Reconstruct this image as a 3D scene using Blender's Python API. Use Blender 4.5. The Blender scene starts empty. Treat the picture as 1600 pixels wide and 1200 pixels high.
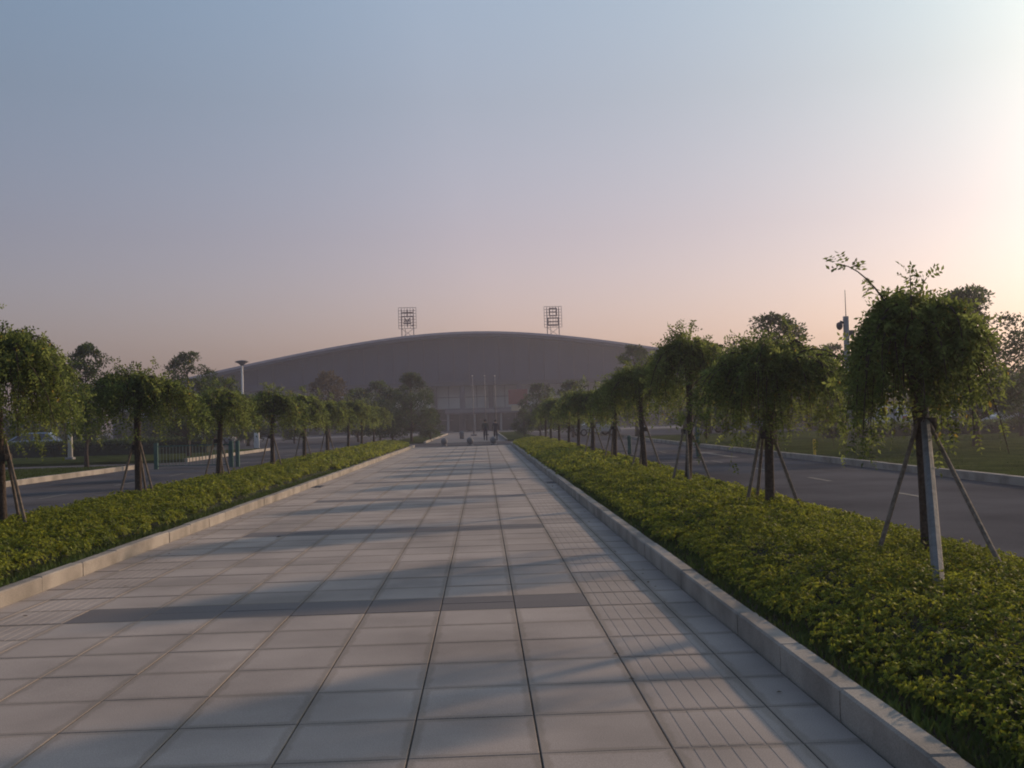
import bpy, bmesh, math, random
import numpy as np
from mathutils import Vector, Matrix
R = math.radians
rng = np.random.default_rng(7)
random.seed(7)
sc = bpy.context.scene
COL = sc.collection

# ------------------------------------------------------------------ camera
CAM_H = 1.508
cam_d = bpy.data.cameras.new('camera')
cam_d.sensor_width = 36.0; cam_d.lens = 36.0; cam_d.clip_start = 0.05; cam_d.clip_end = 6000
cam = bpy.data.objects.new('camera', cam_d); COL.objects.link(cam)
yw = Vector((-46/1600, -58/1600, -1.0)).normalized()          # world +Y seen in the camera frame
zw = Vector((-0.028, 1.0, 0.0)); zw = (zw - yw*zw.dot(yw)).normalized()
xw = yw.cross(zw)
Rm = Matrix((xw, yw, zw)).transposed()                         # columns = world axes in camera frame
cam.matrix_world = Matrix.Translation((0, 0, CAM_H)) @ Rm.transposed().to_4x4()
sc.camera = cam

# ------------------------------------------------------------------ sky, sun, exposure
SUN_AZ, SUN_EL = R(36), R(17.5)                                  # azimuth from +X towards +Y
sdir = Vector((math.cos(SUN_AZ)*math.cos(SUN_EL), math.sin(SUN_AZ)*math.cos(SUN_EL), math.sin(SUN_EL)))
world = bpy.data.worlds.new('World'); sc.world = world; world.use_nodes = True
wt = world.node_tree; wt.nodes.clear()
def wn(t, **k):
    n = wt.nodes.new(t)
    for a, b in k.items(): setattr(n, a, b)
    return n
out = wn('ShaderNodeOutputWorld'); bg = wn('ShaderNodeBackground'); bg.inputs['Strength'].default_value = 0.148
sky = wn('ShaderNodeTexSky', sky_type='NISHITA', sun_disc=False)
sky.sun_elevation = SUN_EL; sky.sun_rotation = R(90) - SUN_AZ
sky.air_density = 1.2; sky.dust_density = 4.0; sky.ozone_density = 1.5; sky.altitude = 20
tc = wn('ShaderNodeTexCoord')
def ramp(cr, stops):
    while len(cr.elements) > len(stops): cr.elements.remove(cr.elements[-1])
    while len(cr.elements) < len(stops): cr.elements.new(0.5)
    for e, (p, c) in zip(cr.elements, stops): e.position = p; e.color = (*c, 1)
sep = wn('ShaderNodeSeparateXYZ'); wt.links.new(tc.outputs['Generated'], sep.inputs[0])
tint = wn('ShaderNodeValToRGB'); ramp(tint.color_ramp, [(0.0, (.90,.69,.85)), (0.08, (.87,.69,.85)), (0.18, (.79,.65,.75)), (0.30, (.78,.73,.77)), (0.42, (.88,.91,.94)), (1, (.88,.91,.94))])
wt.links.new(sep.outputs['Z'], tint.inputs[0])
m2 = wn('ShaderNodeMixRGB', blend_type='MULTIPLY'); m2.inputs[0].default_value = 1
dt = wn('ShaderNodeVectorMath', operation='DOT_PRODUCT'); dt.inputs[1].default_value = sdir
wt.links.new(tc.outputs['Generated'], dt.inputs[0])
side = wn('ShaderNodeValToRGB'); ramp(side.color_ramp, [(0.0, (1,1,1)), (0.60, (1,1,1)), (0.88, (.56,.69,.76)), (1.0, (.45,.58,.66))])
wt.links.new(dt.outputs['Value'], side.inputs[0])
m1 = wn('ShaderNodeMixRGB', blend_type='MULTIPLY'); m1.inputs[0].default_value = 1
wt.links.new(sky.outputs[0], m1.inputs[1]); wt.links.new(side.outputs[0], m1.inputs[2])
wt.links.new(m1.outputs[0], m2.inputs[1]); wt.links.new(tint.outputs[0], m2.inputs[2])
wt.links.new(m2.outputs[0], bg.inputs['Color']); wt.links.new(bg.outputs[0], out.inputs[0])

sun_d = bpy.data.lights.new('sun', 'SUN'); sun_d.energy = 2.6; sun_d.angle = R(1.7); sun_d.color = (1.0, 0.70, 0.46)
sun = bpy.data.objects.new('sun', sun_d); COL.objects.link(sun)
sun.rotation_euler = sdir.to_track_quat('Z', 'Y').to_euler()
sc.view_settings.view_transform = 'Standard'; sc.view_settings.look = 'None'
sc.view_settings.exposure = 0.2; sc.view_settings.gamma = 1.0
sc.cycles.max_bounces = 6; sc.cycles.volume_bounces = 0; sc.cycles.transparent_max_bounces = 6
sc.cycles.use_denoising = True
sc.cycles.filter_width = 1.9

# ------------------------------------------------------------------ materials
def mat(name, col, rough=0.8, var=0.15, scale=6.0, col2=None, bump=0.0, bscale=60.0, rnd=0.0, metal=0.0, spec=0.3, trans=0.0, detail=4.0, stain=0.0, stain_scale=0.6, edge=0.0, leafy=0.0):
    m = bpy.data.materials.new(name); m.use_nodes = True
    nt = m.node_tree; N = nt.nodes; L = nt.links
    b = N['Principled BSDF']
    b.inputs['Roughness'].default_value = rough; b.inputs['Metallic'].default_value = metal
    b.inputs['Specular IOR Level'].default_value = spec
    g = N.new('ShaderNodeNewGeometry')
    nz = N.new('ShaderNodeTexNoise'); nz.inputs['Scale'].default_value = scale; nz.inputs['Detail'].default_value = detail
    L.new(g.outputs['Position'], nz.inputs['Vector'])
    rp = N.new('ShaderNodeValToRGB')
    c1 = tuple(c*(1-var) for c in col); c2 = col2 or tuple(min(1, c*(1+var)) for c in col)
    ramp(rp.color_ramp, [(0.33, c1), (0.67, c2)])
    L.new(nz.outputs['Fac'], rp.inputs[0]); last = rp.outputs[0]
    if rnd:
        oi = N.new('ShaderNodeObjectInfo'); mp = N.new('ShaderNodeMapRange')
        mp.inputs[3].default_value = 1-rnd; mp.inputs[4].default_value = 1+rnd
        L.new(oi.outputs['Random'], mp.inputs[0])
        mx = N.new('ShaderNodeVectorMath'); mx.operation = 'SCALE'
        L.new(last, mx.inputs[0]); L.new(mp.outputs[0], mx.inputs['Scale']); last = mx.outputs[0]
    if stain:
        n2 = N.new('ShaderNodeTexNoise'); n2.inputs['Scale'].default_value = stain_scale; n2.inputs['Detail'].default_value = 6
        L.new(g.outputs['Position'], n2.inputs['Vector'])
        r2 = N.new('ShaderNodeValToRGB'); ramp(r2.color_ramp, [(0.35, (1-stain,)*3), (0.6, (1, 1, 1))])
        L.new(n2.outputs['Fac'], r2.inputs[0])
        mx = N.new('ShaderNodeMixRGB'); mx.blend_type = 'MULTIPLY'; mx.inputs[0].default_value = 1
        L.new(last, mx.inputs[1]); L.new(r2.outputs[0], mx.inputs[2]); last = mx.outputs[0]
    if leafy:                                                  # every leaf its own tone, a few turning yellow
        mp = N.new('ShaderNodeMapRange'); mp.inputs[3].default_value = 1-leafy; mp.inputs[4].default_value = 1+leafy
        L.new(g.outputs['Random Per Island'], mp.inputs[0])
        mx = N.new('ShaderNodeVectorMath'); mx.operation = 'SCALE'
        L.new(last, mx.inputs[0]); L.new(mp.outputs[0], mx.inputs['Scale'])
        gt = N.new('ShaderNodeMath'); gt.operation = 'GREATER_THAN'; gt.inputs[1].default_value = .985; L.new(g.outputs['Random Per Island'], gt.inputs[0])
        my = N.new('ShaderNodeMixRGB'); my.inputs[2].default_value = (.20,.17,.035,1); L.new(gt.outputs[0], my.inputs[0]); L.new(mx.outputs[0], my.inputs[1]); last = my.outputs[0]
    if edge:                                                   # dirt that gathers along the long joints of a slab
        sx = N.new('ShaderNodeSeparateXYZ'); L.new(g.outputs['Position'], sx.inputs[0]); ds = []
        for ax, off in (('X', -3.38), ('Y', 4.08)):
            su = N.new('ShaderNodeMath'); su.operation = 'SUBTRACT'; su.inputs[1].default_value = off - 60; L.new(sx.outputs[ax], su.inputs[0])
            q = N.new('ShaderNodeMath'); q.operation = 'PINGPONG'; q.inputs[1].default_value = .3; L.new(su.outputs[0], q.inputs[0]); ds.append(q)
        pp = N.new('ShaderNodeMath'); pp.operation = 'MINIMUM'; L.new(ds[0].outputs[0], pp.inputs[0]); L.new(ds[1].outputs[0], pp.inputs[1])
        n3 = N.new('ShaderNodeTexNoise'); n3.inputs['Scale'].default_value = 7; n3.inputs['Detail'].default_value = 5; L.new(g.outputs['Position'], n3.inputs['Vector'])
        ml = N.new('ShaderNodeMath'); ml.operation = 'MULTIPLY_ADD'; ml.inputs[1].default_value = -.06; L.new(n3.outputs['Fac'], ml.inputs[0]); L.new(pp.outputs[0], ml.inputs[2])
        r3 = N.new('ShaderNodeValToRGB'); ramp(r3.color_ramp, [(0.0, (1-edge, 1-edge*1.05, 1-edge*1.2)), (0.022, (1,1,1))]); L.new(ml.outputs[0], r3.inputs[0])
        mx = N.new('ShaderNodeMixRGB'); mx.blend_type = 'MULTIPLY'; mx.inputs[0].default_value = 1
        L.new(last, mx.inputs[1]); L.new(r3.outputs[0], mx.inputs[2]); last = mx.outputs[0]
    L.new(last, b.inputs['Base Color'])
    if bump:
        nb = N.new('ShaderNodeTexNoise'); nb.inputs['Scale'].default_value = bscale; nb.inputs['Detail'].default_value = 5
        L.new(g.outputs['Position'], nb.inputs['Vector'])
        bp = N.new('ShaderNodeBump'); bp.inputs['Strength'].default_value = bump; bp.inputs['Distance'].default_value = 0.02
        L.new(nb.outputs['Fac'], bp.inputs['Height']); L.new(bp.outputs[0], b.inputs['Normal'])
    if trans:
        tr = N.new('ShaderNodeBsdfTranslucent'); ms = N.new('ShaderNodeMixShader'); ms.inputs[0].default_value = trans
        hs = N.new('ShaderNodeHueSaturation'); hs.inputs['Hue'].default_value = 0.485; hs.inputs['Value'].default_value = 1.5
        L.new(last, hs.inputs['Color']); L.new(hs.outputs[0], tr.inputs['Color'])
        L.new(b.outputs[0], ms.inputs[1]); L.new(tr.outputs[0], ms.inputs[2])
        L.new(ms.outputs[0], N['Material Output'].inputs['Surface'])
    return m

M = {}
M['tile'] = mat('granite_tile', (.385,.325,.288), .85, .18, 160, rnd=.09, bump=.15, bscale=220, stain=.30, stain_scale=.8, edge=.20)
M['tile_dark'] = mat('dark_granite', (.15,.13,.125), .7, .18, 150, rnd=.06, bump=.1, bscale=200, stain=.15)
M['joint'] = mat('joint_mortar', (.12,.10,.078), .95, .3, 20)
M['kerb'] = mat('kerb_granite', (.335,.297,.258), .85, .15, 120, rnd=.06, bump=.25, bscale=120, stain=.38, stain_scale=2.2)
M['asphalt'] = mat('asphalt', (.118,.113,.120), 1.0, .2, 90, spec=.0, bump=.3, bscale=150, stain=.4, stain_scale=.3)
M['paint'] = mat('road_paint', (.17,.165,.155), .8, .2, 25, stain=.5, stain_scale=6)
M['soil'] = mat('soil', (.045,.034,.022), .95, .4, 12, bump=.6, bscale=30)
M['ground'] = mat('ground_earth', (.045,.045,.03), 1.0, .3, .5, spec=0.0)
M['lawn'] = mat('lawn', (.042,.058,.015), .95, .45, 1.0, col2=(.064,.080,.022), spec=0.0, bump=.5, bscale=40)
M['grass'] = mat('grass_blades', (.050,.080,.016), .8, .4, 3, trans=.25)
M['lawn_grass'] = mat('lawn_blades', (.040,.062,.014), 1.0, .35, 1.2, spec=0.0, trans=.2)
M['hedge'] = mat('hedge_leaf', (.115,.172,.018), .6, .3, 2.2, col2=(.235,.262,.030), trans=.45, detail=6, leafy=.45)
M['hedge_core'] = mat('hedge_core', (.018,.024,.008), .95, .3, 8)
M['weep'] = mat('weeping_leaf', (.090,.135,.036), .7, .28, 2.5, col2=(.145,.185,.052), spec=.15, trans=.58, leafy=.4)
M['camphor'] = mat('camphor_leaf', (.036,.064,.018), .6, .35, 1.0, col2=(.064,.098,.032), spec=.15, trans=.42, leafy=.4)
M['russet'] = mat('russet_leaf', (.085,.066,.026), .7, .35, 1.0, trans=.28)
M['bark'] = mat('bark', (.060,.044,.034), .95, .4, 30, bump=.8, bscale=45)
M['stake'] = mat('stake_wood', (.17,.135,.105), .85, .3, 25, bump=.4, bscale=60)
M['stake_grey'] = mat('stake_grey', (.16,.155,.15), .75, .2, 20, bump=.3, bscale=60)
M['tie'] = mat('tie_cloth', (.05,.04,.035), .95, .3, 40)
M['upper'] = mat('upper_wall_panel', (.050,.060,.098), .7, .06, .25, spec=.1, rnd=.04)
M['roof'] = mat('roof_metal', (.044,.046,.064), .55, .08, .3, metal=.0, spec=.25)
M['rim'] = mat('roof_rim', (.34,.31,.36), .5, .08, 1)
M['wallc'] = mat('facade_panel', (.30,.28,.27), .7, .1, .6)
M['column'] = mat('column_paint', (.10,.09,.11), .7, .1, 1)
M['pale'] = mat('pale_pane', (.50,.51,.49), .35, .08, .5, spec=.4)
M['glass'] = mat('dark_glass', (.035,.038,.045), .12, .1, .5, spec=.6)
M['mull'] = mat('mullion', (.16,.15,.16), .5, .1, 2)
M['red'] = mat('red_banner', (.16,.022,.022), .8, .15, 3)
M['beige'] = mat('beige_board', (.42,.33,.20), .8, .15, 3)
M['steel'] = mat('sign_steel', (.19,.16,.17), .6, .15, 3)
M['char'] = mat('sign_letters', (.16,.09,.095), .6, .15, 3)
M['white'] = mat('white_paint', (.62,.60,.57), .6, .1, 4)
M['pole'] = mat('grey_pole', (.22,.21,.21), .5, .1, 4)
M['flag'] = mat('flagpole_metal', (.17,.145,.145), .6, .1, 4)
M['darkmetal'] = mat('dark_metal', (.05,.05,.06), .5, .15, 4)
M['green'] = mat('barrier_green', (.025,.085,.07), .55, .2, 8)
M['bars'] = mat('barrier_bars', (.09,.13,.12), .5, .15, 8)
M['yellow'] = mat('yellow_paint', (.55,.36,.04), .6, .15, 8)
M['bollard'] = mat('bollard_stone', (.20,.185,.18), .8, .2, 20, bump=.3)
M['tyre'] = mat('tyre_rubber', (.02,.02,.02), .9, .1, 8)
M['rimm'] = mat('wheel_rim', (.35,.35,.36), .35, .1, 8, metal=.7)
M['lampw'] = mat('headlight_glass', (.6,.6,.58), .15, .05, 8)
M['lampr'] = mat('taillight', (.25,.02,.02), .25, .05, 8)
M['cloth_a'] = mat('dark_green_shirt', (.025,.045,.040), .9, .2, 20)
M['cloth_b'] = mat('dark_trousers', (.028,.026,.045), .9, .2, 20)
M['cloth_c'] = mat('dark_jacket', (.035,.035,.045), .9, .2, 20)
M['skin'] = mat('skin', (.33,.20,.14), .6, .08, 20)
M['hair'] = mat('hair', (.012,.010,.009), .7, .2, 30)
M['shoe'] = mat('shoe', (.02,.018,.018), .6, .1, 30)
M['litter'] = mat('dry_leaf', (.09,.06,.03), .9, .4, 8)

def car_paint(name, c):
    m = mat(name, c, .35, .03, 2, spec=.5); m.node_tree.nodes['Principled BSDF'].inputs['Coat Weight'].default_value = .4
    return m

# ------------------------------------------------------------------ mesh helpers
class MB:
    def __init__(s): s.v = []; s.f = []
    def add(s, v, f):
        o = len(s.v); s.v += [tuple(p) for p in v]; s.f += [tuple(i+o for i in q) for q in f]; return s
    def box(s, x0, x1, y0, y1, z0, z1, ch=0.0):
        if ch <= 0:
            v = [(x0,y0,z0),(x1,y0,z0),(x1,y1,z0),(x0,y1,z0),(x0,y0,z1),(x1,y0,z1),(x1,y1,z1),(x0,y1,z1)]
            f = [(0,3,2,1),(4,5,6,7),(0,1,5,4),(1,2,6,5),(2,3,7,6),(3,0,4,7)]
        else:
            v = [(x0,y0,z0),(x1,y0,z0),(x1,y1,z0),(x0,y1,z0),(x0,y0,z1-ch),(x1,y0,z1-ch),(x1,y1,z1-ch),(x0,y1,z1-ch),
                 (x0+ch,y0+ch,z1),(x1-ch,y0+ch,z1),(x1-ch,y1-ch,z1),(x0+ch,y1-ch,z1)]
            f = [(0,3,2,1),(0,1,5,4),(1,2,6,5),(2,3,7,6),(3,0,4,7),(4,5,9,8),(5,6,10,9),(6,7,11,10),(7,4,8,11),(8,9,10,11)]
        return s.add(v, f)
    def tube(s, pts, rad, n=8, cap=True):
        pts = [Vector(p) for p in pts]
        if not hasattr(rad, '__len__'): rad = [rad]*len(pts)
        vs = []; fs = []
        ref = None
        for i, p in enumerate(pts):
            t = (pts[min(i+1, len(pts)-1)] - pts[max(i-1, 0)]).normalized()
            if ref is None: ref = Vector((1,0,0)) if abs(t.x) < .8 else Vector((0,1,0))
            a = (ref - t*ref.dot(t)).normalized(); b = t.cross(a); ref = a
            for k in range(n):
                an = 2*math.pi*k/n
                vs.append(p + (a*math.cos(an) + b*math.sin(an))*rad[i])
        for i in range(len(pts)-1):
            for k in range(n):
                k2 = (k+1) % n
                fs.append((i*n+k, i*n+k2, (i+1)*n+k2, (i+1)*n+k))
        if cap:
            fs.append(tuple(range(n-1, -1, -1))); fs.append(tuple((len(pts)-1)*n+k for k in range(n)))
        return s.add(vs, fs)
    def lathe(s, prof, n=16, c=(0,0,0)):
        pts = []; fs = []
        for (r, z) in prof:
            for k in range(n):
                a = 2*math.pi*k/n; pts.append((c[0]+r*math.cos(a), c[1]+r*math.sin(a), c[2]+z))
        for i in range(len(prof)-1):
            for k in range(n):
                k2 = (k+1) % n; fs.append((i*n+k, i*n+k2, (i+1)*n+k2, (i+1)*n+k))
        fs.append(tuple(range(n-1,-1,-1))); fs.append(tuple((len(prof)-1)*n+k for k in range(n)))
        return s.add(pts, fs)
    def prism(s, poly, y0, y1):                               # polygon in XZ extruded along Y
        n = len(poly)
        v = [(x, y0, z) for x, z in poly] + [(x, y1, z) for x, z in poly]
        f = [tuple(range(n)), tuple(range(2*n-1, n-1, -1))] + [(i, i+n, (i+1) % n + n, (i+1) % n) for i in range(n)]
        return s.add(v, f)
    def mesh(s, name, m=None, smooth=False):
        me = bpy.data.meshes.new(name); me.from_pydata(s.v, [], s.f); me.validate(); me.update()
        if m: me.materials.append(M[m] if isinstance(m, str) else m)
        if smooth: me.polygons.foreach_set('use_smooth', [True]*len(me.polygons))
        return me
    def build(s, name, m, parent=None, loc=(0,0,0), smooth=False):
        return link(name, s.mesh(name, m, smooth), parent, loc)
def link(name, me, parent=None, loc=(0,0,0), rz=0.0, sc_=1.0):
    o = bpy.data.objects.new(name, me); COL.objects.link(o)
    o.location = loc; o.rotation_euler = (0,0,rz)
    if sc_ != 1.0: o.scale = (sc_,)*3 if not hasattr(sc_, '__len__') else sc_
    if parent: o.parent = parent
    return o
def empty(name, loc=(0,0,0), rz=0.0, sc_=1.0):
    return link(name, None, None, loc, rz, sc_)
def tag(o, label=None, cat=None, group=None, kind=None):
    if label: o['label'] = label
    if cat: o['category'] = cat
    if group: o['group'] = group
    if kind: o['kind'] = kind
    return o
def np_mesh(name, V, F, m):
    me = bpy.data.meshes.new(name); n = len(F); k = F.shape[1]
    me.vertices.add(len(V)); me.vertices.foreach_set('co', V.astype(np.float32).ravel())
    me.loops.add(n*k); me.loops.foreach_set('vertex_index', F.astype(np.int32).ravel())
    me.polygons.add(n); me.polygons.foreach_set('loop_start', np.arange(0, n*k, k, dtype=np.int32))
    me.polygons.foreach_set('loop_total', np.full(n, k, dtype=np.int32))
    me.update(calc_edges=True); me.materials.append(M[m]); return me
def unit(a): return a / np.maximum(np.linalg.norm(a, axis=-1, keepdims=True), 1e-9)
def leaf_mesh(name, P, D, Nn, L, W, m, fold=.25):
    """rhombus leaves: base P, direction D, normal hint Nn, arrays L and W"""
    D = unit(D); S = unit(np.cross(D, Nn)); U = np.cross(S, D)
    L = np.broadcast_to(np.asarray(L, float), (len(P),))[:, None]; W = np.broadcast_to(np.asarray(W, float), (len(P),))[:, None]
    b = P; l = P + D*L*.45 + S*W*.5 + U*W*fold; t = P + D*L; r = P + D*L*.45 - S*W*.5 + U*W*fold
    V = np.stack([b, l, t, r], 1).reshape(-1, 3)
    F = np.arange(len(P)*4).reshape(-1, 4)
    return np_mesh(name, V, F, m)
def px(u, v, Y=None, z=0.0):
    """world point seen at photo pixel (u, v): on the level z, or at the distance Y"""
    d = Rm.transposed() @ Vector(((u-800)/1600, (600-v)/1600, -1.0))
    t = (z-CAM_H)/d.z if Y is None else Y/d.y
    return Vector((0,0,CAM_H)) + d*t

# ------------------------------------------------------------------ setting
XL, XR = -4.26, 1.70           # kerb faces of the walkway
Y_END = 64.0
g = MB().add([(-1500,-300,-.08),(1500,-300,-.08),(1500,2500,-.08),(-1500,2500,-.08)], [(0,1,2,3)]).build('ground', 'ground'); tag(g, kind='structure')

# roads
def sheet(name, x0, x1, y0, y1, z, m, parent=None):
    return MB().add([(x0,y0,z),(x1,y0,z),(x1,y1,z),(x0,y1,z)], [(0,1,2,3)]).build(name, m, parent)
rr = tag(sheet('road', 4.75, 10.2, -30, 130, -.02, 'asphalt'), kind='structure', label='asphalt road beyond the hedge with the parking lot')
rl = tag(sheet('road', -14.0, -7.31, -30, 130, -.02, 'asphalt'), kind='structure', label='asphalt road beyond the hedge with the green barrier')
for y0 in np.arange(-2.9, 60, 5.0):
    sheet('lane_dash', 7.46, 7.57, y0, y0+1.5, -.012, 'paint', rr)
    sheet('lane_dash', -10.5, -10.39, y0+2.3, y0+4.0, -.012, 'paint', rl)
sheet('stop_line', -13.2, -11.0, 39.2, 39.5, -.012, 'paint', rl)
MB().add([(8.7,35.6,-.012),(8.95,35.6,-.012),(8.95,40,-.012),(9.3,40,-.012),(8.82,42.4,-.012),(8.35,40,-.012),(8.7,40,-.012)], [(0,1,2,3,4,5,6)]).build('arrow_marking', 'paint', rr)
sheet('stop_line', 5.4, 7.3, 33.0, 33.3, -.012, 'paint', rr)

# walkway paving
walk = MB().box(XL-.12, XR+.12, -8, Y_END, -.30, -.010).build('walkway', 'joint'); tag(walk, kind='structure')
T = .6; x0 = XL + .28 + .6
colx = [(XL+.005, XL+.28, 'border'), (XL+.28, x0, 'tactile')] + [(x0+T*i, x0+T*(i+1), 'plain') for i in range(7)] + [(x0+T*7, x0+T*8, 'tactile'), (x0+T*8, XR-.005, 'border')]
J = .007
def tile_mb(w, d): return MB().box(-w/2+.0045, w/2-.0045, -d/2+J/2, d/2-J/2, -.03, 0, .0025)
def tactile_mb():
    b = MB().box(-.3+J/2, .3-J/2, -.3+J/2, .3-J/2, -.03, -.0017)
    for k in range(7):
        c = -.3 + .6*(k+.5)/7; b.box(c-.0385, c+.0385, -.288, .288, -.008, 0, .004)
    return b
ms = {('plain', 0): tile_mb(.6,.6).mesh('tile', 'tile'), ('tactile', 0): tactile_mb().mesh('tactile_tile', 'tile'),
      ('border', 0): tile_mb(.275,.6).mesh('border_tile', 'tile'), ('band', 0): tile_mb(.6,.3).mesh('band_tile', 'tile_dark')}
first = 4.08; n_obj = 0
rest = MB(); rest_dark = MB()
row0 = first - T*20
k = -20
while True:
    y = first + T*k
    if y + T > Y_END: break
    band = (k - 7) % 10 == 0
    for (a, b, kind) in colx:
        c = (a+b)/2
        jit = lambda s=.0016: random.uniform(-s, s)
        if 0 <= k < 26:
            if kind == 'plain' and band:
                for q in (0, 1):
                    o = link('band_tile', ms[('band',0)], walk, (c, y+.15+.3*q, jit())); n_obj += 1
            else:
                o = link({'plain':'paving_tile','tactile':'tactile_tile','border':'border_tile'}[kind], ms[(kind,0)], walk, (c, y+.3, jit())); n_obj += 1
        else:
            z = jit()
            if kind == 'plain' and band:
                for q in (0, 1): rest_dark.box(a+J/2, b-J/2, y+.3*q+J/2, y+.3*q+.3-J/2, -.03, z, .004)
            elif kind == 'tactile':
                if k < 45:
                    rest.box(a+J/2, b-J/2, y+J/2, y+T-J/2, -.03, z-.0017)
                    for q in range(7):
                        cc = a + .6*(q+.5)/7; rest.box(cc-.0385, cc+.0385, y+.012, y+.588, -.008, z)
                else: rest.box(a+J/2, b-J/2, y+J/2, y+T-J/2, -.03, z)
            else: rest.box(a+J/2, b-J/2, y+J/2, y+T-J/2, -.03, z, .004)
    k += 1
tag(rest.build('far_paving_tiles', 'tile', walk), kind='stuff')
tag(rest_dark.build('far_band_tiles', 'tile_dark', walk), kind='stuff')

# kerbs of single stones
def kerb(name, x0, x1, y0, y1, z1, label, step=1.0, zb=-.3, m='kerb'):
    root = empty(name, (0, y0, 0)); tag(root, kind='structure', label=label)
    me = MB().box(x0, x1, .006, step-.006, zb, z1, .012).mesh('kerb_stone', m)
    n = int(round((y1-y0)/step))
    for i in range(n):
        o = link('kerb_stone', me, root, (random.uniform(-.006,.006), i*step, random.uniform(-.005,.005)))
    return root
kerb('kerb', XR, XR+.13, -6, 64, .15, 'shaded granite kerb along the right edge of the walkway')
kerb('kerb', XL-.13, XL, -6, 64, .14, 'sunlit granite kerb along the left edge of the walkway')
kerb('kerb', 4.60, 4.75, -6, 64, .12, 'granite kerb behind the hedge beside the right road', 2.0)
kerb('kerb', -7.31, -7.16, -6, 64, .12, 'granite kerb behind the hedge beside the left road', 2.0)
kerb('kerb', 10.2, 10.35, -6, 74, .15, 'granite kerb between the right road and the lawn', 2.0)
kerb('kerb', -14.15, -14.0, 2, 42, .15, 'sunlit kerb between the left road and the lawn', 2.0)
kerb('kerb', -14.15, -14.0, 49, 69, .15, 'short sunlit kerb past the green barrier on the left', 2.0)
kerb('kerb', XR, XR+.13, 76, 126, .15, 'far kerb right of the plaza approach', 2.0)
kerb('kerb', XL-.13, XL, 76, 126, .14, 'far kerb left of the plaza approach', 2.0)

# planting beds, lawns, plaza
for (a, b, n) in ((XR+.131, 4.599, 'planting_bed'), (-7.159, XL-.131, 'planting_bed')):
    tag(MB().box(a, b, -6, 64, -.3, .10).build(n, 'soil'), kind='structure', label='dark soil bed under the hedge ' + ('right' if a > 0 else 'left') + ' of the walkway')
    tag(MB().box(a, b, 76, 126, -.3, .10).build(n, 'lawn'), kind='structure', label='grassy bed beside the plaza ' + ('right' if a > 0 else 'left') + ' of the axis')
tag(MB().box(10.351, 240, -30, 74, -.3, .11).build('lawn', 'lawn'), kind='structure', label='lawn beyond the right road')
tag(MB().box(-240, -14.151, 2, 42, -.3, .11).build('lawn', 'lawn'), kind='structure', label='lawn beyond the left road')
tag(MB().box(-240, -14.151, 49, 69, -.3, .11).build('lawn', 'lawn'), kind='structure', label='lawn beyond the barrier on the left')
tag(sheet('side_road', -240, -14.0, 42, 49, -.024, 'asphalt'), kind='structure')
tag(sheet('plaza', -120, 120, 126, 175, -.012, 'tile_dark'), kind='structure')
tag(sheet('plaza_approach', XL-.13, XR+.13, 64.01, 126, -.016, 'tile_dark'), kind='structure')
tag(sheet('crossing_road', -14, 10.2, 64.4, 75.6, -.014, 'asphalt'), kind='structure')

# ------------------------------------------------------------------ sports hall
hall = empty('sports_hall', (0, 160, 0))
tag(hall, 'vast hall with a dark low arched roof at the end of the walkway', 'building')
YF, YR = 0.0, 9.0              # facade plane and ridge line, local to 160
pm = 169/1600
AX = (735-754)*pm
def ridge(x):
    d = (x-AX)/pm
    return CAM_H + (140.5 - (math.sqrt(52.9**2 + .0525*d*d) - 52.9))*pm
ZE = 7.6
half = 57.5
nx = 96
def zr_(x): return max(ridge(x), ZE+.5)
xs_ = [AX - half + 2*half*i/nx for i in range(nx+1)]
sl = MB(); TH = .75
for a, b in zip(xs_, xs_[1:]):
    za, zb = zr_(a), zr_(b)
    y0, y1 = YR, YR+46
    sl.add([(a,y0+.4,za),(b,y0+.4,zb),(b,y1,zb*.92),(a,y1,za*.92)], [(0,1,2,3)])
    sl.add([(a,y0+.4,za-TH),(b,y0+.4,zb-TH),(b,y1,zb*.92-TH),(a,y1,za*.92-TH)], [(3,2,1,0)])
sl.build('arched_roof', 'roof', hall, smooth=False)
rm = MB()
for a, b in zip(xs_, xs_[1:]):
    za, zb = zr_(a), zr_(b)
    rm.add([(a,YR,za-.30),(b,YR,zb-.30),(b,YR,zb+.05),(a,YR,za+.05),(a,YR+.5,za+.05),(b,YR+.5,zb+.05)], [(0,1,2,3),(3,2,5,4)])
rm.build('roof_rim', 'rim', hall)
fa = MB()
for a, b in zip(xs_, xs_[1:]):
    za, zb = zr_(a), zr_(b)
    fa.add([(a,YR+.06,za-TH-.02),(b,YR+.06,zb-TH-.02),(b,YR+.06,zb-.29),(a,YR+.06,za-.29)], [(0,1,2,3)])
fa.build('roof_fascia', 'roof', hall)
npn = 44; yw_ = YR + 3.2
for i in range(npn):
    a = AX - half + 2 + (2*half-4)*i/npn + .05; b = AX - half + 2 + (2*half-4)*(i+1)/npn - .05
    za, zb = zr_(a)-TH+.05, zr_(b)-TH+.05
    MB().prism([(a, ZE-.3), (b, ZE-.3), (b, zb), (a, za)], yw_, yw_+.3).build('wall_panel', 'upper', hall)
MB().prism([(AX-half+2, ZE-.3), (AX+half-2, ZE-.3)] + [(x, zr_(x)-TH-.05) for x in xs_[::-1] if abs(x-AX) < half-2], yw_+.32, yw_+.6).build('upper_wall', 'column', hall)
MB().box(AX-half, AX+half, -2.7, -2.5, ZE-.55, ZE+.05).build('eave_beam', 'roof', hall)
MB().box(AX-half, AX+half, -2.5, 46, ZE-.35, ZE-.15).build('soffit', 'column', hall)
MB().box(AX-half+2, AX+half-2, 1.0, 44, -.1, ZE-.35).build('inner_wall', 'wallc', hall)
bay = 4.4
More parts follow.
